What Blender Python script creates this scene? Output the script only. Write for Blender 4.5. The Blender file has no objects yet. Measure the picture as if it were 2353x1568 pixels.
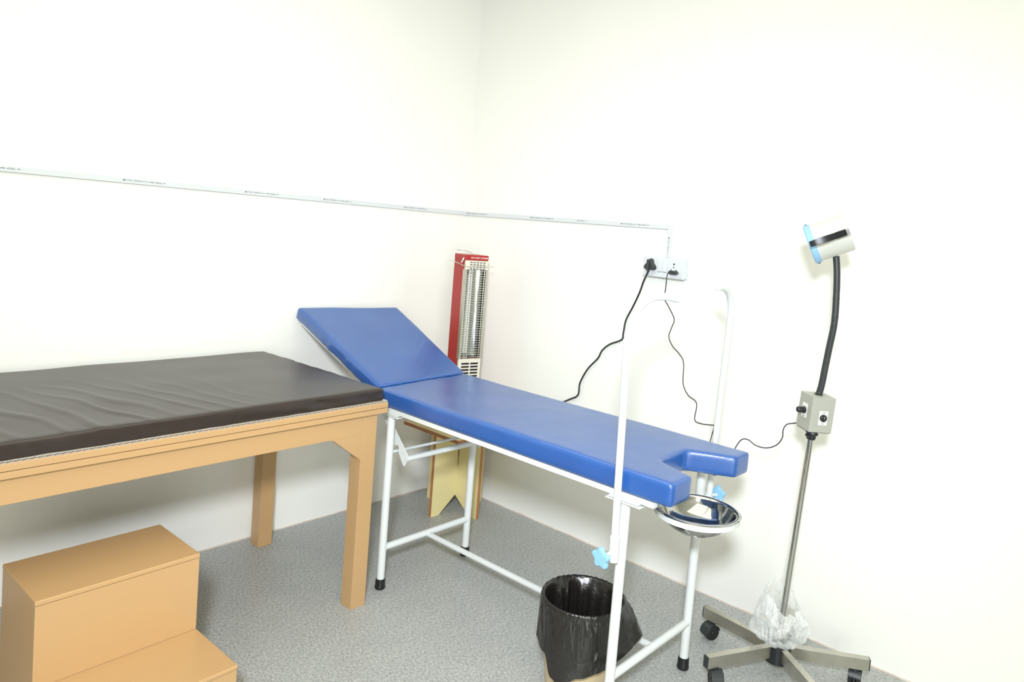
import bpy, math, random
from mathutils import Vector, Matrix, noise, Euler
random.seed(7)
PI = math.pi
SC = bpy.context.scene
COL = SC.collection
ROOT_INV = {}

# ------------------------------------------------------------------ helpers
def lin(c):
    def f(v):
        v /= 255.0
        return v / 12.92 if v <= .04045 else ((v + .055) / 1.055) ** 2.4
    return (f(c[0]), f(c[1]), f(c[2]), 1.0)

def V(*a):
    return Vector(a[0]) if len(a) == 1 else Vector(a)

def frame_from(d):
    d = d.normalized()
    a = Vector((0, 0, 1)) if abs(d.z) < .95 else Vector((1, 0, 0))
    x = a.cross(d).normalized()
    return x, d.cross(x).normalized(), d

class MB:
    """collects shapes, becomes ONE mesh"""
    def __init__(s):
        s.v = []; s.f = []; s.m = []
    def add(s, vs, fs, mi=0):
        o = len(s.v)
        s.v += [tuple(p) for p in vs]
        s.f += [tuple(i + o for i in f) for f in fs]
        s.m += [mi] * len(fs)
        return s
    def hexa(s, c, mi=0):
        return s.add(c, [(0, 3, 2, 1), (4, 5, 6, 7), (0, 1, 5, 4), (1, 2, 6, 5), (2, 3, 7, 6), (3, 0, 4, 7)], mi)
    def box(s, x0, x1, y0, y1, z0, z1, mi=0):
        return s.hexa([(x0, y0, z0), (x1, y0, z0), (x1, y1, z0), (x0, y1, z0),
                       (x0, y0, z1), (x1, y0, z1), (x1, y1, z1), (x0, y1, z1)], mi)
    def obox(s, c, X, Y, Z, hx, hy, hz, mi=0):
        c = V(c); X = V(X) * hx; Y = V(Y) * hy; Z = V(Z) * hz
        return s.hexa([c - X - Y - Z, c + X - Y - Z, c + X + Y - Z, c - X + Y - Z,
                       c - X - Y + Z, c + X - Y + Z, c + X + Y + Z, c - X + Y + Z], mi)
    def bar(s, a, b, w, h, mi=0, up=(0, 0, 1)):
        a = V(a); b = V(b); d = (b - a); L = d.length; d.normalize()
        side = d.cross(V(up)).normalized(); u = side.cross(d).normalized()
        return s.obox((a + b) / 2, d, side, u, L / 2, w / 2, h / 2, mi)
    def cyl(s, a, b, r, n=24, r2=None, mi=0, caps=True):
        a = V(a); b = V(b); r2 = r if r2 is None else r2
        x, y, d = frame_from(b - a)
        vs = []
        for p, q in ((a, r), (b, r2)):
            vs += [p + x * (q * math.cos(2 * PI * i / n)) + y * (q * math.sin(2 * PI * i / n)) for i in range(n)]
        fs = [(i, (i + 1) % n, n + (i + 1) % n, n + i) for i in range(n)]
        if caps:
            fs += [tuple(range(n - 1, -1, -1)), tuple(range(n, 2 * n))]
        return s.add(vs, fs, mi)
    def lathe(s, prof, c=(0, 0, 0), d=(0, 0, 1), n=48, mi=0):
        c = V(c); x, y, d = frame_from(V(d)); vs = []; fs = []
        for r, h in prof:
            vs += [c + d * h + x * (r * math.cos(2 * PI * i / n)) + y * (r * math.sin(2 * PI * i / n)) for i in range(n)]
        for k in range(len(prof) - 1):
            for i in range(n):
                j = (i + 1) % n
                fs.append((k * n + i, k * n + j, (k + 1) * n + j, (k + 1) * n + i))
        return s.add(vs, fs, mi)
    def tube(s, pts, r, n=12, mi=0, sub=6, caps=True, rf=None):
        P = smooth_path(pts, sub) if sub else [V(p) for p in pts]
        N = len(P); x, y, d = frame_from(P[1] - P[0]); vs = []; fs = []
        for k in range(N):
            t = (P[min(k + 1, N - 1)] - P[max(k - 1, 0)]).normalized()
            x = (x - t * x.dot(t)).normalized(); y = t.cross(x).normalized()
            rr = rf(k / (N - 1)) if rf else r
            vs += [P[k] + x * (rr * math.cos(2 * PI * i / n)) + y * (rr * math.sin(2 * PI * i / n)) for i in range(n)]
        for k in range(N - 1):
            for i in range(n):
                j = (i + 1) % n
                fs.append((k * n + i, k * n + j, (k + 1) * n + j, (k + 1) * n + i))
        if caps:
            fs += [tuple(range(n - 1, -1, -1)), tuple(range((N - 1) * n, N * n))]
        return s.add(vs, fs, mi)
    def prism(s, poly, o, X, Y, Z, h, mi=0):
        """2-D outline (counter-clockwise) extruded by h along Z"""
        o = V(o); X = V(X); Y = V(Y); Z = V(Z); n = len(poly)
        vs = [o + X * p[0] + Y * p[1] for p in poly] + [o + X * p[0] + Y * p[1] + Z * h for p in poly]
        fs = [tuple(range(n - 1, -1, -1)), tuple(range(n, 2 * n))]
        fs += [(i, (i + 1) % n, n + (i + 1) % n, n + i) for i in range(n)]
        return s.add(vs, fs, mi)

def smooth_path(pts, sub):
    P = [V(p) for p in pts]; out = []
    for i in range(len(P) - 1):
        p0 = P[max(i - 1, 0)]; p1 = P[i]; p2 = P[i + 1]; p3 = P[min(i + 2, len(P) - 1)]
        for k in range(sub):
            t = k / sub
            out.append(.5 * ((2 * p1) + (p2 - p0) * t + (2 * p0 - 5 * p1 + 4 * p2 - p3) * t * t + (3 * p1 - p0 - 3 * p2 + p3) * t ** 3))
    out.append(P[-1]); return out

def tag(o, label=None, cat=None, group=None, kind=None):
    for k, v in (('label', label), ('category', cat), ('group', group), ('kind', kind)):
        if v: o[k] = v
    return o

def thing(name, label, cat, loc=(0, 0, 0), rz=0.0, group=None):
    o = bpy.data.objects.new(name, None); COL.objects.link(o)
    o.location = loc; o.rotation_euler = (0, 0, rz); o.empty_display_size = .1
    ROOT_INV[o.name] = (Matrix.Translation(loc) @ Matrix.Rotation(rz, 4, 'Z')).inverted()
    return tag(o, label, cat, group)

def finish(me, mats, sharp=38):
    for m in (mats if isinstance(mats, (list, tuple)) else [mats]):
        me.materials.append(m)
    for p in me.polygons: p.use_smooth = True
    if sharp: me.set_sharp_from_angle(angle=math.radians(sharp))
    me.update()

def link_mesh(name, me, parent=None, local=False):
    o = bpy.data.objects.new(name, me); COL.objects.link(o)
    if parent is not None:
        r = parent
        while r.parent is not None: r = r.parent
        if r.name in ROOT_INV:
            if not local: me.transform(ROOT_INV[r.name])
        o.parent = parent
    return o

def obj(name, mb, mats, parent=None, local=False, bevel=0, seg=2, sharp=38, label=None):
    me = bpy.data.meshes.new(name)
    me.from_pydata(mb.v, [], mb.f)
    if any(mb.m): me.polygons.foreach_set('material_index', mb.m)
    finish(me, mats, sharp)
    o = link_mesh(name, me, parent, local)
    if bevel:
        b = o.modifiers.new('bevel', 'BEVEL'); b.width = bevel; b.segments = seg
        b.limit_method = 'ANGLE'; b.angle_limit = math.radians(35); b.harden_normals = True
    if label: o['label'] = label
    return o

def struct(name, mb, mat):
    return tag(obj(name, mb, mat), kind='structure')

def soft(mb, voxel, iters, name='soft'):
    """voxel-remeshed, relaxed copy of a closed shape: an upholstered block with rounded edges"""
    me = bpy.data.meshes.new(name); me.from_pydata(mb.v, [], mb.f)
    o = bpy.data.objects.new(name, me); COL.objects.link(o)
    r = o.modifiers.new('r', 'REMESH'); r.mode = 'VOXEL'; r.voxel_size = voxel
    sm = o.modifiers.new('s', 'SMOOTH'); sm.factor = .5; sm.iterations = iters
    dg = bpy.context.evaluated_depsgraph_get(); dg.update()
    out = bpy.data.meshes.new_from_object(o.evaluated_get(dg))
    bpy.data.objects.remove(o); bpy.data.meshes.remove(me)
    out.name = name
    return out

def text_into(mb, s, size, o, X, Y, Z, mi=0, ext=.0003, align='LEFT'):
    cu = bpy.data.curves.new('t', 'FONT'); cu.body = s; cu.size = size; cu.extrude = ext; cu.align_x = align
    ob = bpy.data.objects.new('t', cu); COL.objects.link(ob)
    dg = bpy.context.evaluated_depsgraph_get(); dg.update()
    me = bpy.data.meshes.new_from_object(ob.evaluated_get(dg))
    o = V(o); X = V(X); Y = V(Y); Z = V(Z)
    mb.add([o + X * v.co.x + Y * v.co.y + Z * v.co.z for v in me.vertices], [tuple(p.vertices) for p in me.polygons], mi)
    bpy.data.objects.remove(ob); bpy.data.curves.remove(cu); bpy.data.meshes.remove(me)

# ---------------------------------------------------------------- materials
def mat(name, col, rough=.5, metal=0.0, spec=.5, var=0.0, vscale=8.0, bump=0.0, bscale=200.0, coat=0.0, col2=None, coat_rough=.1, stretch=None, bdist=.001, ior=None):
    m = bpy.data.materials.new(name); m.use_nodes = True
    nt = m.node_tree; b = nt.nodes['Principled BSDF']
    c = lin(col) if max(col) > 1.5 else (*col, 1)
    b.inputs['Base Color'].default_value = c
    b.inputs['Roughness'].default_value = rough; b.inputs['Metallic'].default_value = metal
    b.inputs['Specular IOR Level'].default_value = spec
    if ior: b.inputs['IOR'].default_value = ior
    b.inputs['Coat Weight'].default_value = coat; b.inputs['Coat Roughness'].default_value = coat_rough
    tc = nt.nodes.new('ShaderNodeTexCoord'); src = tc.outputs['Object']
    if stretch:
        mp = nt.nodes.new('ShaderNodeMapping'); mp.inputs['Scale'].default_value = stretch
        nt.links.new(src, mp.inputs['Vector']); src = mp.outputs['Vector']
    if var or col2:
        n = nt.nodes.new('ShaderNodeTexNoise'); n.inputs['Scale'].default_value = vscale; n.inputs['Detail'].default_value = 4
        nt.links.new(src, n.inputs['Vector'])
        r = nt.nodes.new('ShaderNodeValToRGB')
        c2 = lin(col2) if col2 else tuple(min(1, v * (1 + var)) for v in c[:3]) + (1,)
        c1 = c if col2 else tuple(v * (1 - var) for v in c[:3]) + (1,)
        r.color_ramp.elements[0].color = c1; r.color_ramp.elements[1].color = c2
        r.color_ramp.elements[0].position = .35; r.color_ramp.elements[1].position = .65
        nt.links.new(n.outputs['Fac'], r.inputs['Fac']); nt.links.new(r.outputs['Color'], b.inputs['Base Color'])
    if bump:
        n2 = nt.nodes.new('ShaderNodeTexNoise'); n2.inputs['Scale'].default_value = bscale; n2.inputs['Detail'].default_value = 3
        nt.links.new(src, n2.inputs['Vector'])
        bp = nt.nodes.new('ShaderNodeBump'); bp.inputs['Strength'].default_value = bump; bp.inputs['Distance'].default_value = bdist
        nt.links.new(n2.outputs['Fac'], bp.inputs['Height']); nt.links.new(bp.outputs['Normal'], b.inputs['Normal'])
    return m

M = {}
M['wall'] = mat('wall_paint', (241, 241, 234), .62, spec=.3, var=.012, vscale=1.3, bump=.06, bscale=35, bdist=.004)
M['ceiling'] = mat('ceiling_paint', (240, 239, 230), .8, spec=.2)
M['white'] = mat('white_enamel', (216, 220, 217), .28, spec=.5, var=.015, vscale=9)
M['pvc'] = mat('white_plastic', (214, 218, 221), .32, spec=.5)
M['pvc2'] = mat('trunking_plastic', (214, 218, 219), .4, spec=.4)
M['print'] = mat('grey_print', (128, 132, 132), .7)
M['blue'] = mat('blue_vinyl', (26, 82, 154), .33, spec=.9, var=.05, vscale=5, bump=.25, bscale=420, bdist=.0006, coat=.4, coat_rough=.32)
M['seam'] = mat('blue_stitching', (110, 140, 200), .6)
M['brownv'] = mat('brown_vinyl', (46, 36, 31), .31, spec=.62, var=.05, vscale=5, bump=.12, bscale=60, bdist=.001)
M['tan'] = mat('tan_painted_wood', (188, 152, 106), .34, spec=.5, var=.03, vscale=3, bump=.10, bscale=14, bdist=.002, stretch=(1, .25, 1))
M['card'] = mat('cardboard', (196, 186, 170), .8)
M['cream'] = mat('cream_board', (226, 213, 158), .5, spec=.4, var=.015, vscale=3)
M['edge'] = mat('brown_board_edge', (172, 116, 74), .6, var=.08, vscale=40)
M['rubber'] = mat('black_rubber', (22, 23, 24), .38, spec=.5)
M['blackp'] = mat('black_plastic', (48, 52, 53), .42, spec=.5, var=.08, vscale=60)
M['blackg'] = mat('black_gloss_plastic', (24, 27, 30), .22, spec=.6)
M['cord'] = mat('black_cord', (40, 43, 42), .5)
M['skyblue'] = mat('sky_blue_plastic', (140, 192, 232), .42, spec=.4)
M['skyblue2'] = mat('blue_ring_plastic', (150, 196, 232), .45, spec=.35)
M['lampgrey'] = mat('warm_grey_enamel', (170, 171, 160), .42, spec=.4)
M['headgrey'] = mat('pale_grey_enamel', (214, 215, 206), .45, spec=.4)
M['label'] = mat('white_label', (238, 238, 234), .6)
M['red'] = mat('red_enamel', (170, 34, 30), .34, spec=.45)
M['hcream'] = mat('heater_cream_enamel', (222, 217, 202), .4, spec=.45)
M['slot'] = mat('dark_slot', (22, 14, 13), .8)
M['chrome'] = mat('chrome', (200, 200, 196), .09, 1.0)
M['wire'] = mat('bright_wire', (214, 214, 206), .25, .8)
M['reflector'] = mat('reflector_sheet', (190, 192, 186), .2, 1.0, bump=.5, bscale=40, bdist=.004, stretch=(1, 1, .12))
M['quartz'] = mat('quartz_tube', (226, 226, 218), .25)
M['steel'] = mat('stainless_steel', (196, 196, 192), .07, 1.0)
M['brushed'] = mat('brushed_steel', (198, 195, 184), .27, 1.0, var=.06, vscale=18, bump=.12, bscale=70, bdist=.001)
M['bag'] = mat('black_film', (25, 23, 21), .26, spec=.7, var=.12, vscale=10, bump=.5, bscale=46, bdist=.005)
M['bucket'] = mat('beige_plastic', (196, 178, 142), .4, spec=.4)
M['grout'] = mat('grout_bead', (214, 208, 198), .9, col2=(208, 186, 174), vscale=9, bump=.5, bscale=90, bdist=.003)

def floor_material():
    m = bpy.data.materials.new('speckled_floor'); m.use_nodes = True; nt = m.node_tree; b = nt.nodes['Principled BSDF']
    b.inputs['Roughness'].default_value = .36; b.inputs['Specular IOR Level'].default_value = .35
    tc = nt.nodes.new('ShaderNodeTexCoord')
    def nz(scale, det, rough, rot=0, sc=(1, 1, 1)):
        mp = nt.nodes.new('ShaderNodeMapping'); mp.inputs['Scale'].default_value = sc; mp.inputs['Rotation'].default_value = (0, 0, rot)
        n = nt.nodes.new('ShaderNodeTexNoise'); n.inputs['Scale'].default_value = scale; n.inputs['Detail'].default_value = det; n.inputs['Roughness'].default_value = rough
        nt.links.new(tc.outputs['Object'], mp.inputs['Vector']); nt.links.new(mp.outputs['Vector'], n.inputs['Vector']); return n.outputs['Fac']
    def ramp(f, stops):
        r = nt.nodes.new('ShaderNodeValToRGB'); e = r.color_ramp.elements
        while len(e) < len(stops): e.new(.5)
        for k, (p, c) in enumerate(stops): e[k].position = p; e[k].color = lin(c)
        nt.links.new(f, r.inputs['Fac']); return r.outputs['Color']
    def mix(a, c, f, mode='MIX'):
        x = nt.nodes.new('ShaderNodeMix'); x.data_type = 'RGBA'; x.blend_type = mode
        if isinstance(f, float): x.inputs[0].default_value = f
        else: nt.links.new(f, x.inputs[0])
        nt.links.new(a, x.inputs[6]); nt.links.new(c, x.inputs[7]); return x.outputs[2]
    base = ramp(nz(88, 7, .82, .5, (1, 1.5, 1)), [(.34, (62, 66, 68)), (.45, (142, 145, 143)), (.55, (184, 186, 181)), (.68, (232, 233, 228))])
    fib = ramp(nz(72, 5, .8, 1.9, (1, 2.0, 1)), [(.38, (96, 99, 100)), (.5, (170, 172, 169)), (.63, (216, 218, 212))])
    big = ramp(nz(7, 4, .6), [(.3, (158, 160, 158)), (.7, (188, 188, 181))])
    spk = ramp(nz(150, 3, .6, 1.1), [(.62, (0, 0, 0)), (.70, (255, 255, 255))])
    drk = ramp(nz(150, 2, .5, 1.1), [(.0, (84, 88, 90)), (1, (92, 95, 94))])
    c = mix(mix(base, fib, .42), big, .2)
    c = mix(c, drk, spk)
    nt.links.new(c, b.inputs['Base Color']); return m
M['floor'] = floor_material()

def film_material():
    m = bpy.data.materials.new('clear_film'); m.use_nodes = True; nt = m.node_tree; b = nt.nodes['Principled BSDF']
    b.inputs['Base Color'].default_value = lin((236, 240, 238)); b.inputs['Roughness'].default_value = .16; b.inputs['Specular IOR Level'].default_value = .8
    tc = nt.nodes.new('ShaderNodeTexCoord'); n = nt.nodes.new('ShaderNodeTexNoise'); n.inputs['Scale'].default_value = 17; n.inputs['Detail'].default_value = 2
    nt.links.new(tc.outputs['Object'], n.inputs['Vector'])
    bp = nt.nodes.new('ShaderNodeBump'); bp.inputs['Strength'].default_value = .8; bp.inputs['Distance'].default_value = .012
    nt.links.new(n.outputs['Fac'], bp.inputs['Height']); nt.links.new(bp.outputs['Normal'], b.inputs['Normal'])
    r = nt.nodes.new('ShaderNodeMapRange'); r.inputs[1].default_value = .3; r.inputs[2].default_value = .7; r.inputs[3].default_value = .14; r.inputs[4].default_value = .52
    nt.links.new(n.outputs['Fac'], r.inputs[0]); nt.links.new(r.outputs[0], b.inputs['Alpha']); return m
M['film'] = film_material()

# ------------------------------------------------------------------ setting
RX, RY, RZ, T = 5.6, -7.2, 3.0, .12
struct('floor', MB().box(-T, RX + T, RY - T, T, -.1, 0), M['floor'])
struct('ceiling', MB().box(-T, RX + T, RY - T, T, RZ, RZ + .1), M['ceiling'])
struct('wall_left', MB().box(-T, 0, RY - T, T, 0, RZ), M['wall'])
struct('wall_back', MB().box(0, RX, 0, T, 0, RZ), M['wall'])
struct('wall_right', MB().box(RX, RX + T, RY - T, T, 0, RZ), M['wall'])
struct('wall_front', MB().box(0, RX, RY - T, RY, 0, RZ), M['wall'])

def grout(name, length, along_x, seed):
    mb = MB(); n = int(length / .012); vs = []; fs = []
    for i in range(n + 1):
        t = length * i / n
        h = .0015 + .004 * max(0, noise.noise((t * 9, seed, 0)) + .35) + .002 * random.random()
        w = .003 + .006 * max(0, noise.noise((t * 7, seed + 5, 2)) + .3) + .002 * random.random()
        ring = [(0, 0), (w, 0), (w * .7, h * .7), (0, h)]
        for a, z in ring:
            vs.append((t, -a, z) if along_x else (a, -t, z))
    for i in range(n):
        for k in range(4):
            j = (k + 1) % 4
            fs.append((i * 4 + k, (i + 1) * 4 + k, (i + 1) * 4 + j, i * 4 + j))
    mb.add(vs, fs); struct(name, mb, M['grout'])
grout('baseboard_left', 4.6, False, 1.0)
grout('baseboard_back', 4.6, True, 9.0)

# ------------------------------------------------- cable trunking and socket
def printing(mb, o, X, Y, Z, whole=True):
    o = V(o); X = V(X); Y = V(Y); Z = V(Z)
    def dash(a, b, h0, h1):
        t = a
        while t < b:
            w = min(random.uniform(.0012, .0028), b - t)
            mb.obox(o + X * (t + w / 2) + Y * ((h0 + h1) / 2), X, Y, Z, w / 2, (h1 - h0) / 2 * random.uniform(.7, 1), .0002)
            t += w + .0006
    if whole:
        for k in range(9):                                  # little dome emblem
            a = PI * k / 8
            mb.obox(o + X * (.006 - .0046 * math.cos(a)) + Y * (.0005 + .0052 * math.sin(a)), X, Y, Z, .0009, .0012, .0002)
        mb.obox(o + X * .006 + Y * .002, X, Y, Z, .0035, .0012, .0002)
        text_into(mb, 'POLY FRESH', .0098, o + X * .0155, X, Y, Z, ext=.0002)
        dash(.069, .099, .0022, .0044)
    dash(.103, .117, .0012, .0056)
    dash(.124, .146, .0042, .0062); dash(.121, .149, .0006, .0026)
    dash(.153, .163, .002, .005)

def trunking(name, label, box, runs, X, Y, Z):
    t = tag(obj(name, MB().box(*box), M['pvc2'], bevel=.0015), label, 'cable trunking', 'cable trunking lengths')
    for o, w in runs:
        mb = MB(); printing(mb, o, X, Y, Z, w)
        obj('lettering', mb, M['print'], t, sharp=0)
    return t
DT = .013
trunking('cable_trunking', 'long white cable trunking sloping across the left wall above the tan table',
         (0, DT, -4.0, -DT, 1.6195, 1.642), [((DT + .0003, y, 1.6285), True) for y in (-2.381, -1.880, -1.377, -.977, -.480)], (0, 1, 0), (0, 0, 1), (1, 0, 0))
trunking('cable_trunking', 'white horizontal cable trunking running from the room corner towards the socket box',
         (0, 1.374, -DT, 0, 1.6195, 1.642), [((.018, -DT - .0003, 1.6285), True), ((.515, -DT - .0003, 1.6285), True), ((.735, -DT - .0003, 1.6285), False), ((1.108, -DT - .0003, 1.6285), True)], (1, 0, 0), (0, 0, 1), (0, -1, 0))
trunking('cable_trunking', 'short vertical cable trunking dropping to the top of the socket box',
         (1.3745, 1.398, -DT, 0, 1.4885, 1.642), [((1.3825, -DT - .0003, 1.585), True)], (0, 0, -1), (1, 0, 0), (0, -1, 0))

FY = -.045
t = thing('socket_box', 'white wall socket box with two switches and two black plugs in it', 'socket box', (1.387, 0, 1.396))
obj('back_box', MB().box(1.281, 1.4955, -.036, 0, 1.396, 1.4875), M['pvc'], t, bevel=.002)
pl = obj('face_plate', MB().box(1.279, 1.4965, FY, -.0362, 1.3945, 1.489), M['pvc'], t, bevel=.003)
for sx in (1.331, 1.482):
    obj('screw_cap', MB().cyl((sx, FY - .0006, 1.4015), (sx, FY, 1.4015), .0021, 12), M['print'], pl)
for x0, x1 in ((1.3605, 1.3845), (1.3865, 1.4105)):
    s = obj('switch', MB().hexa([(x0, FY - .0042, 1.422), (x1, FY - .0042, 1.422), (x1, FY, 1.422), (x0, FY, 1.422),
                                 (x0, FY - .0015, 1.471), (x1, FY - .0015, 1.471), (x1, FY, 1.471), (x0, FY, 1.471)]), M['pvc'], t, bevel=.0008)
    obj('shadow_gap', MB().box(x0 + .003, x1 - .003, FY - .0008, FY, 1.4185, 1.4205), M['print'], s)
for k, x0, x1 in ((0, 1.297, 1.357), (1, 1.4135, 1.476)):
    cx = (x0 + x1) / 2
    s = obj('socket_module', MB().box(x0, x1, FY - .002, FY, 1.417, 1.4735), M['pvc'], t, bevel=.0008)
    h = MB()
    for dx, z, r in ((0, 1.4615, .0042), (0, 1.447, .0029), (-.0135, 1.434, .003), (.0135, 1.434, .003), (-.0095, 1.4235, .0026), (.0095, 1.4235, .0026)):
        h.cyl((cx + dx, FY - .0024, z), (cx + dx, FY - .0019, z), r, 16)
    obj('pin_holes', h, M['slot'], s)

def radial(n, f):
    return [(f(2 * PI * i / n) * math.cos(2 * PI * i / n), f(2 * PI * i / n) * math.sin(2 * PI * i / n)) for i in range(n)]
# thick cord of the heater with its big three lobed plug
c1 = thing('power_cord', 'thick black power cord hanging from the large three lobed plug', 'power cord', (1.33, -.05, 1.42))
pg = MB()
tri = radial(60, lambda a: .0245 + .0068 * math.cos(3 * (a - PI / 2)))
pg.prism(tri, (1.327, FY - .0022, 1.447), (1, 0, 0), (0, 0, 1), (0, -1, 0), .012)
pg.prism([(x * .9, y * .9) for x, y in tri], (1.327, FY - .0142, 1.447), (1, 0, 0), (0, 0, 1), (0, -1, 0), .016)
pg.box(1.3215, 1.3325, FY - .042, FY - .015, 1.424, 1.473)
pgo = obj('plug', pg, M['blackp'], c1, bevel=.003, seg=3)
sr = MB()
for k in range(6): sr.cyl((1.3265 - .001 * k, FY - .024, 1.424 - .004 * k), (1.326 - .001 * k, FY - .024, 1.4215 - .004 * k), .0055 - .0002 * k, 14)
obj('strain_relief', sr, M['blackp'], pgo)
y0 = -.012
obj('cable', MB().tube([(1.327, FY - .024, 1.43), (1.318, -.068, 1.402), (1.301, -.064, 1.366), (1.267, -.035, 1.31), (1.222, y0, 1.235), (1.190, y0, 1.167), (1.181, y0, 1.102), (1.174, y0, 1.066),
     (1.107, y0, 1.032), (1.065, y0, .994), (1.043, y0, .950), (.987, y0, .886), (.946, y0, .806), (.939, y0, .741), (.887, y0, .706), (.80, y0, .66), (.66, -.06, .60), (.56, -.16, .56), (.49, -.22, .53)], .0043, 12, sub=7), M['cord'], c1)
# thin cord of the lamp with its flat two pin plug
c2 = thing('power_cord', 'thin black cord from the flat two pin plug to the lamp control box', 'power cord', (1.45, -.05, 1.42))
pg = MB().prism([(-.022, -.004), (-.012, -.0085), (.016, -.0085), (.0235, 0), (.016, .0085), (-.012, .0085), (-.022, .004)], (1.452, FY - .0024, 1.4235), (1, 0, 0), (0, 0, 1), (0, -1, 0), .022)
obj('plug', pg, M['blackp'], c2, bevel=.002)
obj('cable', MB().tube([(1.433, -.060, 1.4235), (1.4245, -.062, 1.415), (1.421, -.060, 1.39), (1.412, -.045, 1.345), (1.397, -.025, 1.30), (1.421, -.02, 1.264), (1.457, -.02, 1.210), (1.449, -.02, 1.171), (1.438, -.02, 1.126),
     (1.461, -.02, 1.085), (1.503, -.02, 1.052), (1.527, -.02, 1.016), (1.535, -.02, .922), (1.565, -.02, .876), (1.604, -.02, .857), (1.613, -.02, .833), (1.610, -.02, .772), (1.641, -.02, .762), (1.688, -.02, .767),
     (1.705, -.02, .769), (1.705, -.02, .75), (1.699, -.02, .718), (1.703, -.04, .67), (1.76, -.12, .62), (1.86, -.24, .65), (1.925, -.295, .745), (1.943, -.3, .786),
     (1.957, -.3, .812), (1.972, -.3, .823), (1.992, -.3, .823), (2.021, -.3, .810), (2.062, -.3, .811), (2.099, -.3, .831), (2.119, -.3, .863), (2.120, -.3, .896), (2.130, -.3, .918), (2.153, -.305, .929), (2.176, -.312, .938)], .0021, 10, sub=7), M['cord'], c2)

# ---------------------------------------------------------- blue examination bed
BX0, BX1, BY0, BY1 = .70, 2.116, -1.095, -.555
bed = thing('examination_bed', 'white tubular examination bed with blue padding, raised headrest and two leg holder poles', 'examination bed', (1.36, -.825, 0))
mb = MB()
NOTCH = [(BX0 + .004, BY0), (BX1, BY0), (BX1, -.972), (1.966, -.908), (1.958, -.742), (2.112, -.660), (BX1 - .004, BY1), (BX0 - .036, BY1)]
mb.prism(NOTCH, (0, 0, .7805), (1, 0, 0), (0, 1, 0), (0, 0, 1), .0735)
me = soft(mb, .0085, 9, 'mattress')
for v in me.vertices:
    p = v.co
    w = noise.noise((p.x * 5, p.y * 5, 3.1)) * .0022 + noise.noise((p.x * 16, p.y * 16, 1.1)) * .0006
    if p.z > .83:
        p.z += w + .0015
    else:
        p.y += w * .6 if p.y < -1.05 else 0
    p.z -= .004 * math.exp(-((p.x - 1.05) / .35) ** 2) * (1 if p.z > .83 else 0)
finish(me, M['blue'], 0)
matt = link_mesh('mattress', me, bed)
st = MB(); N = 128
for i in range(N):                                              # dotted seam near the foot end
    x = 1.60 + (2.104 - 1.60) * i / N
    st.obox((x, BY0 + .0055, .8515 + noise.noise((x * 5, BY0 * 5, 3.1)) * .002), (1, 0, 0), (0, 1, 0), (0, 0, 1), .0010, .0005, .0008)
for i in range(26):
    y = BY0 + .012 + .1 * i / 26
    st.obox((BX1 - .0055, y, .8518), (1, 0, 0), (0, 1, 0), (0, 0, 1), .0005, .0010, .0008)
obj('stitching', st, M['seam'], matt)
# headrest
tl, tr, bl, br = V(.030, BY0, 1.108), V(.108, BY1, 1.106), V(.704, BY0, .8585), V(.658, BY1, .8585)
nrm = (bl - tl).cross(tr - tl).normalized()
if nrm.z < 0: nrm = -nrm
TH = .062
def block(c, n=14):
    lo, hi = c[:4], c[4:]; mb = MB(); vs = []; fs = []
    for q in (lo, hi):
        for i in range(n + 1):
            for j in range(n + 1):
                u, v = i / n, j / n
                vs.append((q[0] * (1 - u) + q[1] * u) * (1 - v) + (q[3] * (1 - u) + q[2] * u) * v)
    N = (n + 1) ** 2; I = lambda i, j: i * (n + 1) + j
    for i in range(n):
        for j in range(n):
            fs.append((I(i, j), I(i, j + 1), I(i + 1, j + 1), I(i + 1, j)))
            fs.append(tuple(N + k for k in (I(i, j), I(i + 1, j), I(i + 1, j + 1), I(i, j + 1))))
    for k in range(n):
        for a, b in ((I(k, 0), I(k + 1, 0)), (I(n, k), I(n, k + 1)), (I(n - k, n), I(n - k - 1, n)), (I(0, n - k), I(0, n - k - 1))):
            fs.append((a, b, N + b, N + a))
    return mb.add(vs, fs)
hm = block([tl - nrm * TH, bl - nrm * TH, br - nrm * TH, tr - nrm * TH, tl, bl, br, tr])
me = soft(hm, .0058, 34, 'headrest')
for v in me.vertices:
    p = v.co; u = (p - tl).dot((bl - tl).normalized()); d = (p - tl).dot(nrm)
    if d > -.02:
        v.co = p + nrm * (noise.noise((p.x * 5, p.y * 5, 8)) * .003)
    elif p.y < BY0 + .03:                                       # puckers along the near side
        k = math.exp(-((u - .43) / .13) ** 2)
        p.y += .0042 * k * noise.noise((u * 22, d * 9, 5)) * 1.6
finish(me, M['blue'], 0)
link_mesh('headrest', me, bed)
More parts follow.
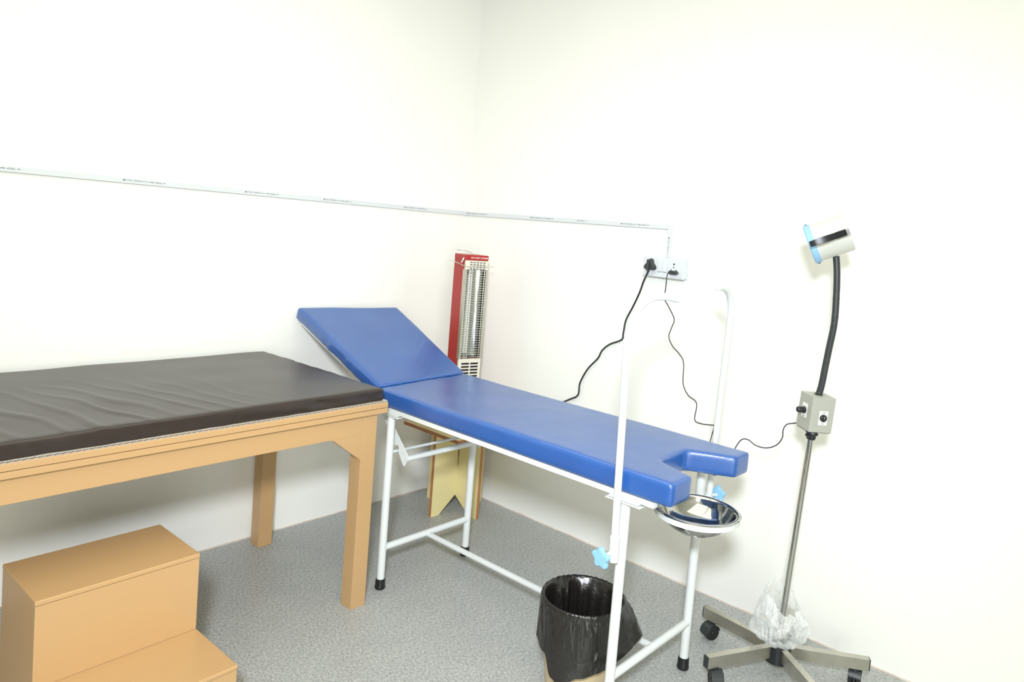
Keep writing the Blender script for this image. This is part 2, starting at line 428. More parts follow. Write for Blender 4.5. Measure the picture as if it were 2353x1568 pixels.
# frame
W = M['white']
fr = MB()
fr.box(.715, 2.056, -1.089, -1.066, .7618, .780).box(.715, 2.056, -.584, -.561, .7618, .780)
fr.box(.715, .74, -1.066, -.584, .7625, .780).box(1.915, 1.945, -1.066, -.584, .7625, .780)
for x in (1.1, 1.5): fr.box(x, x + .02, -1.066, -.584, .7635, .780)
obj('frame', fr, W, bed, bevel=.0015)
LX = (.775, 1.9486); LY = (-1.0741, -.581)
for x in LX:
    for y in LY:
        q = MB().box(x - .062, x + .066, y - .026, y + .012, .7495, .7535).box(x - .052, x + .056, y - .022, y + .010, .7555, .7615).box(x - .045, x + .048, y - .018, y + .008, .7535, .7555)
        obj('mounting_plate', q, W, bed, bevel=.001)
        lg = obj('leg', MB().cyl((x, y, .012), (x, y, .752), .0163, 28), W, bed)
        obj('rubber_foot', MB().lathe([(0, 0), (.020, 0), (.0222, .004), (.0222, .012), (.0205, .016), (.0205, .036), (.0192, .042), (.0165, .044)], (x, y, 0), n=28), M['rubber'], lg,
            label='black rubber foot')
    obj('cross_bar', MB().cyl((x, LY[0], .177), (x, LY[1], .177), .0142, 24), W, bed)
obj('long_bar', MB().cyl((LX[0] - .004, -.825, .170), (LX[1], -.825, .180), .0115, 24), W, bed)
for y in (-1.04, -.605):
    a = V(.575, y, .836); b = V(.858, y, .566); d = (b - a).normalized(); n_ = V(d.z, 0, -d.x)
    if n_.z < 0: n_ = -n_
    L = (b - a).length
    up = [(0, .016), (0, -.018)]
    teeth = [(L * .60, -.018), (L * .615, -.008), (L * .65, -.006), (L * .68, -.016), (L * .74, -.026), (L * .765, -.026), (L * .772, -.012), (L * .80, -.009), (L * .825, -.016), (L * .845, -.026), (L * .90, -.030), (L * .99, -.036), (L * 1.01, -.030), (L - .004, -.004), (L - .016, .016)]
    obj('ratchet_arm', MB().prism(up + teeth, a - V(0, .002, 0), d, n_, V(0, 1, 0), .004), W, bed)
obj('ratchet_bar', MB().cyl((.853, -1.045, .577), (.853, -.600, .577), .0115, 20), W, bed)
obj('support_rod', MB().cyl((LX[0], LY[0], .589), (LX[0], LY[1], .585), .006, 16), W, bed)
hf = MB(); off = nrm * (TH + .006)
for y in (BY0 + .03, BY1 - .03):
    hf.bar(V(.075 if y > -.8 else .06, y, 1.09) - off, V(.70, y, .862) - off, .02, .010)
hf.bar(V(.115, BY0 + .03, 1.074) - off, V(.115, BY1 - .03, 1.074) - off, .02, .010)
obj('headrest_frame', hf, W, bed)
# leg holder poles
def star_knob(parent, a, b, R, roll=0.0):
    a = V(a); b = V(b); x, y, d = frame_from(b - a)
    x, y = x * math.cos(roll) + y * math.sin(roll), y * math.cos(roll) - x * math.sin(roll)
    k = obj('star_knob', MB().prism(radial(60, lambda t: R * (.86 + .14 * math.cos(5 * t))), b - d * .004, x, y, d, .016), M['skyblue'], parent, bevel=.004, seg=3, label='sky blue star shaped knob')
    obj('threaded_stem', MB().cyl(a, b, .0065, 16), W, k)
POLES = [([(1.952, -1.121, .572), (1.945, -1.121, .80), (1.938, -1.121, 1.03), (1.931, -1.120, 1.20), (1.931, -1.116, 1.28), (1.940, -1.098, 1.345), (1.958, -1.062, 1.384), (1.981, -1.018, 1.394), (2.006, -.970, 1.388)], -1),
         ([(1.9535, -.520, .572), (1.956, -.515, .80), (1.958, -.510, 1.03), (1.962, -.509, 1.20), (1.965, -.511, 1.30), (1.966, -.522, 1.36), (1.965, -.552, 1.402), (1.962, -.590, 1.416), (1.959, -.622, 1.414)], 1)]
for pts, sgn in POLES:
    p = obj('leg_holder_pole', MB().tube(pts, .0117, 20, sub=8), W, bed)
    e = V(pts[-1])
    obj('strap_pin', MB().cyl(e + V(0, 0, -.004), e + V(.002, 0, .046), .0052, 16).cyl(e + V(.002, 0, .045), e + V(.002, 0, .048), .0062, 16), W, p)
    b0 = V(pts[0]); ly = LY[0] if sgn < 0 else LY[1]
    cl = obj('clamp_sleeve', MB().cyl(b0 + V(0, 0, 0), b0 + V(-.002, 0, .078), .0152, 24)
             .hexa([(b0.x - .004, b0.y, .588), (b0.x + .004, b0.y, .588), (1.953, ly, .588), (1.945, ly, .588),
                    (b0.x - .004, b0.y, .645), (b0.x + .004, b0.y, .645), (1.953, ly, .645), (1.945, ly, .645)]), W, bed)
    if sgn < 0: star_knob(cl, b0 + V(0, -.006, .031), b0 + V(-.006, -.054, .026), .034, .35)
    else: star_knob(cl, b0 + V(0, .006, .068), b0 + V(.008, .052, .064), .034, .2)
# ring that carries the basin, welded under the foot end
CX, CY, CZ, BR = 2.064, -.822, .6985, .132
rg = MB(); n = 64
rg.lathe([(BR + .003, -.0175), (BR + .006, -.0175), (BR + .006, .0), (BR + .003, .0), (BR + .003, -.0175)], (CX, CY, CZ - .002), n=n)
rg.bar((1.935, CY - .06, .764), (1.962, CY - .06, .690), .022, .004).bar((1.935, CY + .06, .764), (1.962, CY + .06, .690), .022, .004)
obj('basin_ring', rg, W, bed)

bs = MB().lathe([(0, -.064), (.062, -.064), (.078, -.0605), (.098, -.046), (.112, -.026), (.121, -.006), (.124, .001), (.128, .0035), (.138, .003), (.141, .0008), (.1405, -.0008), (.1275, .0012), (.1225, -.003), (.1185, -.014),
                 (.1105, -.0275), (.0965, -.048), (.0775, -.0625), (.062, -.0662), (0, -.0662)][::-1], (CX, CY, CZ), n=72)
tag(obj('steel_basin', bs, M['steel'], sharp=60), 'shiny stainless steel basin held in the ring under the bed end', 'basin')

# -------------------------------------------------------- tan table and its pad
tb = thing('wooden_table', 'long tan painted wooden table with square legs along the left wall', 'table', (.8430, -1.2677, 0), .0149)
TY0 = -1.80
LG = .0687
for x0 in (-LG, -.718 - LG):
    for y0 in (0, -1.66):
        obj('leg', MB().box(x0, x0 + LG, y0, y0 + LG, 0, .790), M['tan'], tb, local=True, bevel=.0015)
ap = MB().box(-.028, -.0005, -1.66 + LG, 0, .714, .790)
obj('apron', ap, M['tan'], tb, local=True, bevel=.0012)
ap = MB().box(-.718 - LG + .004, -.718 - LG + .03, -1.66 + LG, 0, .714, .790)
obj('apron', ap, M['tan'], tb, local=True, bevel=.0012)
for y0 in (.034, -1.65):
    obj('apron', MB().box(-.718, -LG, y0, y0 + .028, .714, .790), M['tan'], tb, local=True, bevel=.0012)
for s, yb in ((-1, 0.0), (1, -1.66 + LG)):
    tri_ = [(0, 0), (s * .150, 0), (s * .128, -.006), (0, -.104)]
    if s < 0: tri_ = tri_[::-1]
    obj('corner_brace', MB().prism(tri_[::-1], (-.0012, yb, .7145), (0, 1, 0), (0, 0, 1), (-1, 0, 0), .030), M['tan'], tb, local=True, bevel=.001)
top = MB().box(-.790, .0165, TY0, .105, .790, .8105)
obj('table_top', top, M['tan'], tb, local=True, bevel=.002)
top = MB().box(-.790, .018, TY0, .1055, .8118, .8325)
obj('table_top', top, M['tan'], tb, local=True, bevel=.0025)

def card_mesh():
    mb = MB(); x1 = .0135
    mb.box(-.785, x1, TY0 + .01, .1045, .8327, .8337).box(-.785, x1, TY0 + .01, .1045, .8385, .8395)
    n = 620; vs = []; fs = []                                    # fluted core between the two liners
    for i in range(n + 1):
        y = TY0 + .012 + (.102 - TY0 - .012) * i / n
        z = .8361 + .0024 * math.sin(2 * PI * i / 6)
        vs += [(-.78, y, z - .0004), (x1 - .0006, y, z - .0004), (x1 - .0006, y, z + .0004), (-.78, y, z + .0004)]
    for i in range(n):
        for k in range(4):
            fs.append((i * 4 + k, (i + 1) * 4 + k, (i + 1) * 4 + (k + 1) % 4, i * 4 + (k + 1) % 4))
    return mb.add(vs, fs)
cs = thing('cardboard_sheet', 'thin corrugated cardboard sheet between the brown pad and the tan table top', 'cardboard', (.8430, -1.2677, 0), .0149)
obj('sheet', card_mesh(), M['card'], cs, local=True)

pad = thing('vinyl_pad', 'dark brown creased vinyl mattress pad lying on the tan wooden table', 'mattress pad', (.8430, -1.2677, .84), .0149)
z0 = .0000
pm = MB().hexa([(-.786, -1.76, z0), (.010, -1.76, z0), (.010, .088, z0), (-.786, .014, z0),
                (-.786, -1.76, z0 + .073), (.010, -1.76, z0 + .051), (.010, .088, z0 + .051), (-.786, .014, z0 + .073)])
me = soft(pm, .0095, 7, 'pad')
for v in me.vertices:
    p = v.co
    if p.z > .035:
        fx = max(0, min(1, (p.x + .60) / .42)); fy = max(0, min(1, (-.30 - p.y) / .55))
        edge = max(0, min(1, (.0 - p.x) / .05))
        wx = noise.noise((p.x * 2.2, p.y * 2.2, 4.0)) * .09
        q = (p.y * .953 - p.x * .30 + wx)
        g = .5 + .5 * noise.noise((p.x * 3, p.y * 5, 7.0))
        ridge = math.sin(q * 70 + 2.6 * noise.noise((p.x * 4, p.y * 9, 2)))
        p.z += (.0052 * (max(0, ridge) ** 2.2 - .25) * g * fx * fy * (.4 + .6 * edge)) * 1.4 + .0024 * noise.noise((p.x * 5, p.y * 5, 1))
    elif p.x > -.03:
        p.x += .006 * noise.noise((p.y * 7 + p.z * 12, p.z * 14, 1)) + .003 * noise.noise((p.y * 22, p.z * 26, 4))
    p.z = max(p.z, .0)
finish(me, M['brownv'], 0)
link_mesh('cover', me, pad, local=True)

# ------------------------------------------------------------------ foot step
sp = thing('step_stool', 'tan painted wooden two step footstool in front of the tan table', 'footstool', (.848, -2.172, 0), .0285)
hx, hy = .1415, .2185
obj('upper_box', MB().box(-hx, hx - .002, -hy, hy, 0, .470), M['tan'], sp, local=True, bevel=.0012)
obj('upper_tread', MB().box(-hx - .001, hx, -hy - .001, hy + .001, .4708, .485), M['tan'], sp, local=True, bevel=.003)
obj('lower_box', MB().box(hx - .0015, hx + .252, -hy, hy, 0, .229), M['tan'], sp, local=True, bevel=.0012)
obj('lower_tread', MB().box(hx - .0015, hx + .256, -hy - .001, hy + .001, .2298, .2425), M['tan'], sp, local=True, bevel=.003)

# ------------------------------------------------------- corner stool and heater
so = thing('board_stool', 'cream board stool with brown edges standing in the corner behind the bed', 'stool', (.315, -.237, 0))
def cross_panel(x0, x1, axis):
    """upright board with an inverted V cut from its foot"""
    L = x1 - x0; c = L / 2
    poly = [(0, 0), (.055, 0), (c, .105), (L - .055, 0), (L, 0), (L, .449), (0, .449)]
    if axis == 'y':
        p = obj('cross_panel', MB().prism(poly, (.3265, x0, 0), (0, 1, 0), (0, 0, 1), (1, 0, 0), .018), M['cream'], so)
        ends = [((.3265, x0 - .0012, 0), (.3445, x0, .449)), ((.3265, x1, 0), (.3445, x1 + .0012, .449))]
    else:
        p = obj('cross_panel', MB().prism(poly[::-1], (x0, -.252, 0), (1, 0, 0), (0, 0, 1), (0, 1, 0), .018), M['cream'], so)
        ends = [((x0 - .0012, -.252, 0), (x0, -.234, .449)), ((x1, -.252, 0), (x1 + .0012, -.234, .449))]
    for a, b in ends:
        obj('edge_band', MB().box(a[0], b[0], a[1], b[1], a[2], b[2]), M['edge'], p, label='brown edge strip')
cross_panel(-.422, -.046, 'y'); cross_panel(.113, .512, 'x')
obj('slot_gap', MB().box(.3446, .3462, -.2535, -.2521, .25, .449).box(.3446, .3485, -.2535, -.2521, .30, .338), M['slot'], so, label='dark slot where the boards cross')
stp = obj('seat_board', MB().box(.0985, .532, -.442, -.022, .4495, .467), M['cream'], so)
obj('edge_band', MB().box(.0970, .5335, -.4435, -.4421, .4495, .467).box(.5321, .5335, -.442, -.022, .4495, .467).box(.0970, .0984, -.442, -.022, .4495, .467), M['edge'], stp, label='brown edge strip')

ht = thing('heater', 'tall red and cream quartz heater with wire grille standing on the corner stool', 'heater', (.388, -.346, .467), math.radians(-15))
# local frame: +x out of the grille, y along the front from the left edge; corner at the near left
HW, HD, HZ = .134, .128, .941
bd = MB().box(-HD, -.012, 0, .002, .0, HZ - .028).box(-HD, -.012, HW - .002, HW, .0, HZ - .028).box(-HD, -HD + .002, .002, HW - .002, 0, HZ - .028)
bd.box(-HD, -.012, .002, HW - .002, 0, .003)
obj('body', bd, M['red'], ht, local=True)
cap = obj('top_cap', MB().box(-HD - .001, .001, -.001, HW + .001, HZ - .028, HZ), M['red'], ht, local=True, bevel=.003)
tx = MB(); text_into(tx, 'DO NOT COVER', .0135, (.0016, HW / 2 + .012, HZ - .0185), (0, 1, 0), (0, 0, 1), (1, 0, 0), ext=.0003, align='CENTER')
obj('warning_text', tx, M['label'], cap, local=True, sharp=0, label='white warning text DO NOT COVER')
vp = obj('upper_vent', MB().box(-.014, 0, 0, HW, .864, HZ - .0285), M['hcream'], ht, local=True, bevel=.0015)
sl = MB()
for z in (.902, .8905, .879, .8685):
    for k in range(5): sl.box(.0001, .0008, .026 + k * .0195, .026 + k * .0195 + .0135, z - .002, z + .002)
obj('vent_slots', sl, M['slot'], vp, local=True)
vp = obj('lower_vent', MB().box(-.014, 0, 0, HW, .0, .388), M['hcream'], ht, local=True, bevel=.0015)
sl = MB()
for k in range(6):
    z = .362 - k * .017
    for y0 in (.018, .072):
        sl.box(.0001, .0008, y0, y0 + .046, z - .0045, z + .0045)
obj('vent_slots', sl, M['slot'], vp, local=True)
obj('side_flange', MB().box(-.024, .001, -.0014, .010, .388, .864), M['brushed'], ht, local=True)
obj('side_flange', MB().box(-.014, .001, HW - .010, HW + .0014, .388, .864), M['brushed'], ht, local=True)
obj('inner_lining', MB().box(-HD + .003, -.015, HW - .0045, HW - .0022, .388, .864), M['chrome'], ht, local=True)
obj('inner_lining', MB().box(-HD + .003, -.015, .0022, .0045, .388, .864), M['chrome'], ht, local=True)
rf = MB(); vs = []; n = 14
for i in range(n + 1):
    a = -1.15 + 2.3 * i / n
    vs += [(-.05 - .042 * math.cos(a) + .03, HW / 2 + .060 * math.sin(a) / math.sin(1.15), z) for z in (.389, .863)]
rf.add(vs, [(2 * i, 2 * i + 2, 2 * i + 3, 2 * i + 1) for i in range(n)])
obj('reflector', rf, M['reflector'], ht, local=True)
for y in (.036, .052):
    q = obj('quartz_rod', MB().cyl((-.022, y, .405), (-.022, y, .845), .0055, 14), M['quartz'], ht, local=True)
    for za, zb in ((.835, .863), (.389, .415)):
        obj('rod_holder', MB().cyl((-.022, y, za), (-.022, y, zb), .0085, 12), M['chrome'], q, local=True)
gr = MB()
for k in range(37):
    z = .398 + k * (.856 - .398) / 36
    gr.tube([(-.004, .009, z), (.0035, .014, z), (.0045, HW / 2, z), (.0035, HW - .014, z), (-.004, HW - .009, z)], .0015, 6, sub=2)
for y in (.026, .112): gr.cyl((.0055, y, .389), (.0055, y, .864), .0017, 8)
obj('grille', gr, M['wire'], ht, local=True)
obj('top_handle', MB().tube([(-HD + .006, .006, HZ - .001), (-HD + .006, .006, HZ + .016), (-HD + .010, .030, HZ + .019), (-.02, .040, HZ + .012), (-.012, .040, HZ - .001)], .002, 8, sub=6), M['wire'], ht, local=True)
bl_ = obj('wire_stand', MB().tube([(-HD - .022, -.022, .900), (-.075, -.008, .893), (.012, -.006, .882), (.016, .06, .883), (.016, HW + .028, .884)], .0022, 8, sub=6), M['wire'], ht, local=True)
obj('stand_clip', MB().tube([(-.02, -.003, .925), (-.024, -.006, .912), (-.036, -.006, .898)], .0045, 10, sub=4), M['hcream'], bl_, local=True)

# -------------------------------------------------------------- waste bin, liner
WC = V(1.751, -.972, 0)
tag(obj('waste_bin', MB().lathe([(0, 0), (.104, 0), (.108, .004), (.1375, .318), (.1405, .320), (.1405, .326), (.136, .326), (.105, .008), (0, .006)], WC, n=56), M['bucket']),
    'beige round plastic waste bin under the foot end of the bed', 'waste bin')
def hem(a):
    a = (math.degrees(a) + 180) % 360 - 180
    pts = [(-180, .17, .148), (-145, .208, .150), (-101, .176, .160), (-84, .118, .172), (-74, .106, .176), (-53, .136, .164), (-21, .158, .158), (0, .178, .168), (18, .206, .190), (28, .232, .212), (40, .250, .196), (70, .24, .165), (120, .19, .150), (180, .17, .148)]
    for (a0, z0_, r0), (a1, z1_, r1) in zip(pts, pts[1:]):
        if a0 <= a <= a1:
            t = (a - a0) / (a1 - a0); t = t * t * (3 - 2 * t)
            return z0_ + (z1_ - z0_) * t, r0 + (r1 - r0) * t
    return .17, .15
def ridged(x, y, z):
    return 1 - abs(noise.noise((x, y, z))) * 2.2
lm = MB(); vs = []; fs = []; NA = 360
prof_in = [(.098, .03), (.106, .08), (.114, .15), (.121, .22), (.127, .285), (.131, .312), (.1335, .326)]
rows = []
for i in range(NA):
    a = 2 * PI * i / NA; hz, hr = hem(a); col = []; ca, sa = math.cos(a), math.sin(a)
    for k, (r, z) in enumerate(prof_in):
        f = 1 - k / (len(prof_in) - 1)
        fold = max(0, ridged(ca * 2.6, sa * 2.6, z * 1.5 + 4) - .25) * .030 * min(1, f * 2.2)
        col.append((r - fold - .001, z))
    cr = noise.noise((ca * 17, sa * 17, 2)) * .0022 + noise.noise((ca * 40, sa * 40, 6)) * .0016
    col += [(.1365, .3325 + cr), (.1405, .335 + cr), (.1445, .3325 + cr)]
    NO = 30; near = math.exp(-((math.degrees(a) - 25) / 40) ** 2)
    for k in range(1, NO + 1):
        t = k / NO; z = .330 + (hz - .330) * t
        ro = .1455 + (hr - .1455) * t ** (1.25 - .45 * near)
        th = a * 3.2 + z * 9
        wv = noise.noise((ca * 2.6, sa * 2.6, z * 6)) * .006 * min(1, t * 2)
        g = max(0, noise.noise((ca * 1.9 + 5, sa * 1.9, z * 5))) * 1.6
        wv += (max(0, ridged(ca * 6 + z * 7, sa * 6 - z * 5, z * 3 + 8) - .55)) * .016 * g * min(1, t * 4) * (1 - .35 * t)
        wv -= (max(0, ridged(ca * 8 - z * 3, sa * 8 + z * 4, 3) - .7)) * .011 * max(0, 1 - t * 1.5) * min(1, t * 6)
        if t < .30: wv += (noise.noise((ca * 22, sa * 22, z * 70)) * .0034 + noise.noise((ca * 9, sa * 9, z * 30)) * .003) * (1 - t / .30)
        col.append((max(.1435, ro + wv), z + .0015 * noise.noise((ca * 9, sa * 9, z * 8)) * t))
    rows.append(col)
    vs += [WC + V(r * ca, r * sa, z) for r, z in col]
K = len(rows[0])
for i in range(NA):
    i2 = (i + 1) % NA
    for k in range(K - 1): fs.append((i * K + k, i2 * K + k, i2 * K + k + 1, i * K + k + 1))
fs.append(tuple(i * K for i in range(NA - 1, -1, -1)))
lm.add(vs, fs)
ln = tag(obj('bin_liner', lm, M['bag'], sharp=0), 'black plastic bin bag folded over the rim of the waste bin', 'bin liner')

# ----------------------------------------------------------------- standing lamp
LC = V(2.2, -.335, 0)
lp = thing('examination_lamp', 'standing examination lamp on castors with black gooseneck and grey head', 'lamp', (LC.x, LC.y, 0))
for deg in (174, 243, 321, 32, 103):
    d = V(math.cos(math.radians(deg)), math.sin(math.radians(deg)), 0); sd = V(-d.y, d.x, 0)
    RL = .300 if deg == 103 else .318
    a = LC + d * .03 + V(0, 0, .090); b = LC + d * RL + V(0, 0, .090)
    bl = obj('base_leg', MB().bar(a, b, .026, .044), M['brushed'], lp, bevel=.0012)
    obj('end_cap', MB().bar(b, b + d * .004, .0245, .042), M['blackp'], bl, bevel=.001)
    wp = LC + d * (RL - .042); wp.z = 0
    tr_ = math.radians(deg + 70); cd = V(math.cos(tr_), math.sin(tr_), 0); cs_ = V(-cd.y, cd.x, 0)
    wc = wp + cd * .012 + V(0, 0, .0292)
    hood = [(.0305 * math.cos(q), .0305 * math.sin(q)) for q in [PI * k / 14 - .25 for k in range(15)]]
    hood += [(.0335 * math.cos(q), .0335 * math.sin(q)) for q in [PI * (14 - k) / 14 - .25 for k in range(15)]]
    ca = obj('castor', MB().cyl(wp + V(0, 0, .050), wp + V(0, 0, .0675), .010, 16).lathe([(.0, .0035), (.0265, .0035), (.0265, -.0035), (0, -.0035)], wc, cs_, n=32)
             .prism(hood, wc - cs_ * .022, cd, (0, 0, 1), cs_, .044), M['blackp'], lp, bevel=.001)
    for s in (-1, 1):
        o_ = wc + cs_ * (s * .013)
        obj('wheel', MB().lathe([(0, -.0085), (.0245, -.0085), (.0288, -.006), (.0288, .006), (.0245, .0085), (.0215, .0068), (.006, .0068), (.0045, .0085), (0, .0085)], o_, cs_ * s, n=36), M['rubber'], ca)
obj('hub', MB().lathe([(0, .045), (.040, .045), (.047, .050), (.047, .112), (.040, .118), (0, .118)], LC, n=40), M['blackg'], lp)
P0 = LC + V(.0, 0, .112); P1 = V(2.2375, -.335, .932)
obj('pole', MB().cyl(P0, P1, .0108, 28), M['chrome'], lp)
AX = (P1 - P0).normalized()
kn = MB(); kc = P1 - AX * .010; kd = V(.30, -.95, .05).normalized()
x_, y_, kd = frame_from(kd)
kn.prism(radial(84, lambda t: .0225 * (.90 + .10 * math.cos(7 * t))), kc + kd * .014, x_, y_, kd, .020)
kn.lathe([(.017, .034), (.014, .040), (.006, .043), (0, .0435)], kc, kd, n=40)
kn.cyl(kc, kc + kd * .018, .010, 20)
kn.lathe([(.0145, -.026), (.016, -.022), (.016, .020), (.0145, .024)], kc, AX, n=28)
obj('clamp_knob', kn, M['blackg'], lp, bevel=.002, label='black lobed clamp knob')
# control box
fa = math.radians(-40); FN = V(math.cos(fa), math.sin(fa), 0)
Z3 = AX; FN = (FN - Z3 * FN.dot(Z3)).normalized(); LN = FN.cross(Z3).normalized()      # LN: outward normal of the face with the dial
if LN.x > 0: LN = -LN
BC = P1 + AX * .066 + V(.003, 0, 0)
hs, hh = .0435, .0635
cb = obj('control_box', MB().obox(BC, FN, LN, Z3, hs, hs, hh), M['lampgrey'], lp, bevel=.0015)
obj('base_plate', MB().obox(BC - Z3 * (hh + .0012), FN, LN, Z3, hs - .005, hs - .002, .0012), M['blackp'], cb)
SX = -LN
o_ = BC + FN * (hs + .0003) + SX * .004 - Z3 * .010
obj('label_sticker', MB().obox(o_, SX, Z3, FN, .0165, .0255, .0004), M['label'], cb)
tx = MB(); text_into(tx, 'OFF', .0062, o_ + Z3 * .0172 + FN * .0006, SX, Z3, FN, align='CENTER')
obj('label_text', tx, M['blackp'], cb, sharp=0)
tx = MB(); text_into(tx, 'ON', .0062, o_ - Z3 * .0228 + FN * .0006, SX, Z3, FN, align='CENTER')
obj('label_text', tx, M['blackp'], cb, sharp=0)
rk = obj('rocker_switch', MB().lathe([(.0138, 0), (.0138, .003), (.0125, .0042)], o_, FN, n=32).lathe([(.0112, .003), (.0108, .0075), (.009, .0085), (0, .0085)], o_, FN, n=32), M['blackg'], cb)
text_into(tx := MB(), 'O', .006, o_ + Z3 * .002 + FN * .0088, SX, Z3, FN, align='CENTER'); text_into(tx, 'I', .006, o_ - Z3 * .0062 + FN * .0088, SX, Z3, FN, align='CENTER')
obj('switch_mark', tx, M['label'], rk, sharp=0)
DX = FN
o_ = BC + LN * (hs + .0003) + DX * -.002 + Z3 * .004
obj('label_sticker', MB().obox(o_, DX, Z3, LN, .0165, .0255, .0004), M['label'], cb)
ar = MB(); ab = MB()
for k in range(15):
    a = math.radians(-30 + 240 * k / 14); ar.obox(o_ + DX * (.0145 * math.cos(a)) + Z3 * (.0145 * math.sin(a)) + LN * .0006, DX, Z3, LN, .0013, .0007, .0002)
for k in range(4): ab.obox(o_ + DX * (-.006 + .004 * k) - Z3 * .021 + LN * .0006, DX, Z3, LN, .0014, .0016, .0002)
obj('dial_mark', ar, M['print'], cb)
obj('label_text', ab, M['print'], cb)
obj('dial_knob', MB().lathe([(.0125, 0), (.0125, .006), (.0108, .008), (.0105, .026), (.0085, .0285), (0, .0285)], o_, LN, n=32), M['blackg'], cb)
gp = [BC + Z3 * (hh - .002), V(2.2535, -.335, 1.10), V(2.2590, -.335, 1.165), V(2.2655, -.336, 1.234), V(2.274, -.337, 1.325), V(2.2705, -.336, 1.42), V(2.264, -.335, 1.50), V(2.254, -.333, 1.56)]
rings = smooth_path(gp, 24); L = len(rings)
obj('gooseneck', MB().tube(rings, .0112, 18, sub=0, rf=lambda t: .0115 + (.00035 if int(t * (L - 1)) % 2 else -.00025)), M['blackp'], lp)
obj('neck_collar', MB().lathe([(.0145, 0), (.0145, .003), (.012, .005)], BC + Z3 * hh, Z3, n=28), M['blackg'], lp)
# lamp head: drum with its axis pointing to the lower left
HB = V(2.2905, -.3368, 1.6492); HF = V(2.1803, -.3736, 1.5958); ha = (HF - HB).normalized(); HL = (HF - HB).length; HR = .0665
hd = obj('lamp_head', MB().lathe([(0, 0), (HR - .003, 0), (HR, .003), (HR, HL - .002), (HR - .004, HL - .002), (HR - .006, HL - .03), (0, HL - .035)], HB, ha, n=64), M['headgrey'], lp)
obj('front_ring', MB().lathe([(HR, HL - .012), (HR + .0045, HL - .011), (HR + .0045, HL + .006), (HR + .001, HL + .010), (HR - .008, HL + .010), (HR - .010, HL - .003)], HB, ha, n=64), M['skyblue2'], hd, label='pale blue front ring')
obj('glass', MB().lathe([(0, HL + .001), (HR - .0095, HL - .001)], HB, ha, n=48), M['quartz'], hd)
CAM = V(3.12696, -2.95767, 1.56573)
hx_ = (Vector((.33, -.94, 0)) - ha * Vector((.33, -.94, 0)).dot(ha)).normalized()
hy_ = ha.cross(hx_).normalized()
for s in (-1, 1):
    q = HB + ha * (HL - .001) + hy_ * (s * (HR + .0035))
    obj('ring_screw', MB().cyl(q, q + hy_ * (s * .0035), .0038, 12), M['blackp'], hd)
hp = [HB + ha * .012 + hx_ * (HR + .006), HB + ha * .036 + hx_ * (HR + .022), HB + ha * .075 + hx_ * (HR + .036), HB + ha * .110 + hx_ * (HR + .040), HB + ha * (HL + .004) + hx_ * (HR + .038)]
P = smooth_path(hp, 8); hb = MB(); vs = []; fs = []
for k, p in enumerate(P):
    t_ = (P[min(k + 1, len(P) - 1)] - P[max(k - 1, 0)]).normalized(); nn = hy_.cross(t_).normalized()
    w = .0115 - .0018 * abs(2 * k / len(P) - 1); h = .0045
    vs += [p - hy_ * w - nn * h, p + hy_ * w - nn * h, p + hy_ * w + nn * h, p - hy_ * w + nn * h]
for k in range(len(P) - 1):
    for j in range(4): fs.append((k * 4 + j, k * 4 + (j + 1) % 4, k * 4 + 4 + (j + 1) % 4, k * 4 + 4 + j))
fs += [(3, 2, 1, 0), tuple(range(len(vs) - 4, len(vs)))]
hb.add(vs, fs)
hn = obj('handle', hb, M['blackg'], hd, bevel=.0015, label='black strap handle')
cl = MB(); q = HB + ha * .018 + hx_ * (HR + .001)
for s in (-1, 1): cl.obox(q + hy_ * (s * .0125) + hx_ * .004 + ha * .006, ha, hy_, hx_, .020, .0014, .005)
cl.obox(HB + ha * .006 + hx_ * (HR + .006), ha, hy_, hx_, .006, .0115, .004)
obj('handle_clip', cl, M['chrome'], hn, bevel=.001, label='silver metal clip')

# ----------------------------------------------------- clear bag around the hub
bg = MB(); vs = []; fs = []; NA, NK = 180, 60
prof = [(.050, .140), (.082, .137), (.096, .146), (.100, .160), (.096, .178), (.088, .20), (.082, .222), (.078, .245), (.073, .27), (.067, .30), (.061, .325)]
def pr_at(t):
    f = t * (len(prof) - 1); i = min(int(f), len(prof) - 2); f -= i
    return prof[i][0] + (prof[i + 1][0] - prof[i][0]) * f, prof[i][1] + (prof[i + 1][1] - prof[i][1]) * f
for k in range(NK):
    t = k / (NK - 1); r, z = pr_at(t)
    for i in range(NA):
        a = 2 * PI * i / NA; c_, s_ = math.cos(a), math.sin(a)
        f = noise.noise((c_ * 2.1, s_ * 2.1, z * 11)) * .018 + noise.noise((c_ * 4.5, s_ * 4.5, z * 24 + 3)) * .007 + (abs(noise.noise((c_ * 6 + z * 20, s_ * 6 - z * 14, 2))) - .2) * .016
        tall = max(0, t - .55) * (.10 * math.cos(a - 2.7) - .07)
        vs.append(LC + V((r + f) * c_ - .004, (r + f) * s_, z + (tall + .012 * noise.noise((c_ * 2, s_ * 2, 9))) * (1 if t > .1 else 0)))
for k in range(NK - 1):
    for i in range(NA):
        j = (i + 1) % NA
        fs.append((k * NA + i, k * NA + j, (k + 1) * NA + j, (k + 1) * NA + i))
bg.add(vs, fs)
tag(obj('plastic_bag', bg, M['film'], sharp=55), 'crumpled clear plastic bag wrapped around the foot of the lamp pole', 'plastic bag')

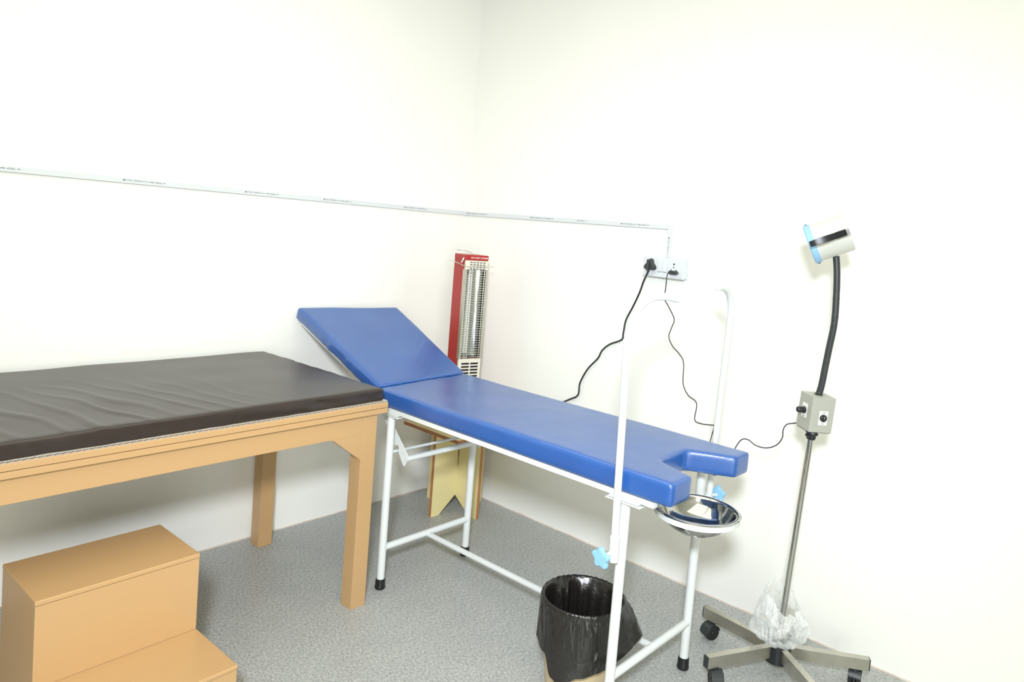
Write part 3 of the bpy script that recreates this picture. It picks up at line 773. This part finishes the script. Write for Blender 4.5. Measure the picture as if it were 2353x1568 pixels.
# ---------------------------------------------------------------------- lights
def area(name, loc, target, power, size, col, shape='DISK', size_y=None):
    l = bpy.data.lights.new(name, 'AREA'); l.energy = power; l.shape = shape; l.size = size; l.color = col
    if size_y: l.size_y = size_y
    o = bpy.data.objects.new(name, l); COL.objects.link(o); o.location = loc
    o.rotation_euler = (V(target) - V(loc)).to_track_quat('-Z', 'Y').to_euler(); return o
KEY, KC, FILL, FC, SIDE_FILL, SIDE_C = 42, (.86, .91, 1.0), 34, (1.0, .99, .84), 112, (1.0, 1.0, .92)
area('flash_lamp', (3.3, -3.3, 2.15), (1.0, -.65, .4), KEY, .30, KC).data.spread = math.radians(104)
area('ceiling_lamp', (2.0, -2.2, 2.96), (2.0, -2.2, 0), FILL, 2.8, FC, 'RECTANGLE', 2.8)
area('side_fill', (5.54, -3.3, 1.0), (0, -1.6, .5), SIDE_FILL, 3.8, SIDE_C, 'RECTANGLE', 1.7)  # added soft fill from the right side; no window is built there
w = bpy.data.worlds.new('world'); SC.world = w; w.use_nodes = True
w.node_tree.nodes['Background'].inputs[0].default_value = (.8, .85, .9, 1); w.node_tree.nodes['Background'].inputs[1].default_value = .3

# ---------------------------------------------------------------------- camera
cam = bpy.data.cameras.new('camera'); co = bpy.data.objects.new('camera', cam); COL.objects.link(co); SC.camera = co
cam.sensor_fit = 'HORIZONTAL'; cam.sensor_width = 36; cam.lens = 1657.218 / 2353 * 36
cam.shift_x = -47.867 / 2353; cam.shift_y = -144.7 / 2353
R_, U_, F_ = V(.74890862, .6576759, .08122987), V(-.10489314, -.00338452, .99447774), V(-.65431897, .7532934, -.066451)
co.matrix_world = Matrix(((R_.x, U_.x, -F_.x, CAM.x), (R_.y, U_.y, -F_.y, CAM.y), (R_.z, U_.z, -F_.z, CAM.z), (0, 0, 0, 1)))
cam.clip_start = .02
SC.view_settings.view_transform = 'Standard'; SC.view_settings.look = 'None'; SC.view_settings.gamma = 1; SC.view_settings.use_curve_mapping = False
SC.view_settings.exposure = 0.12
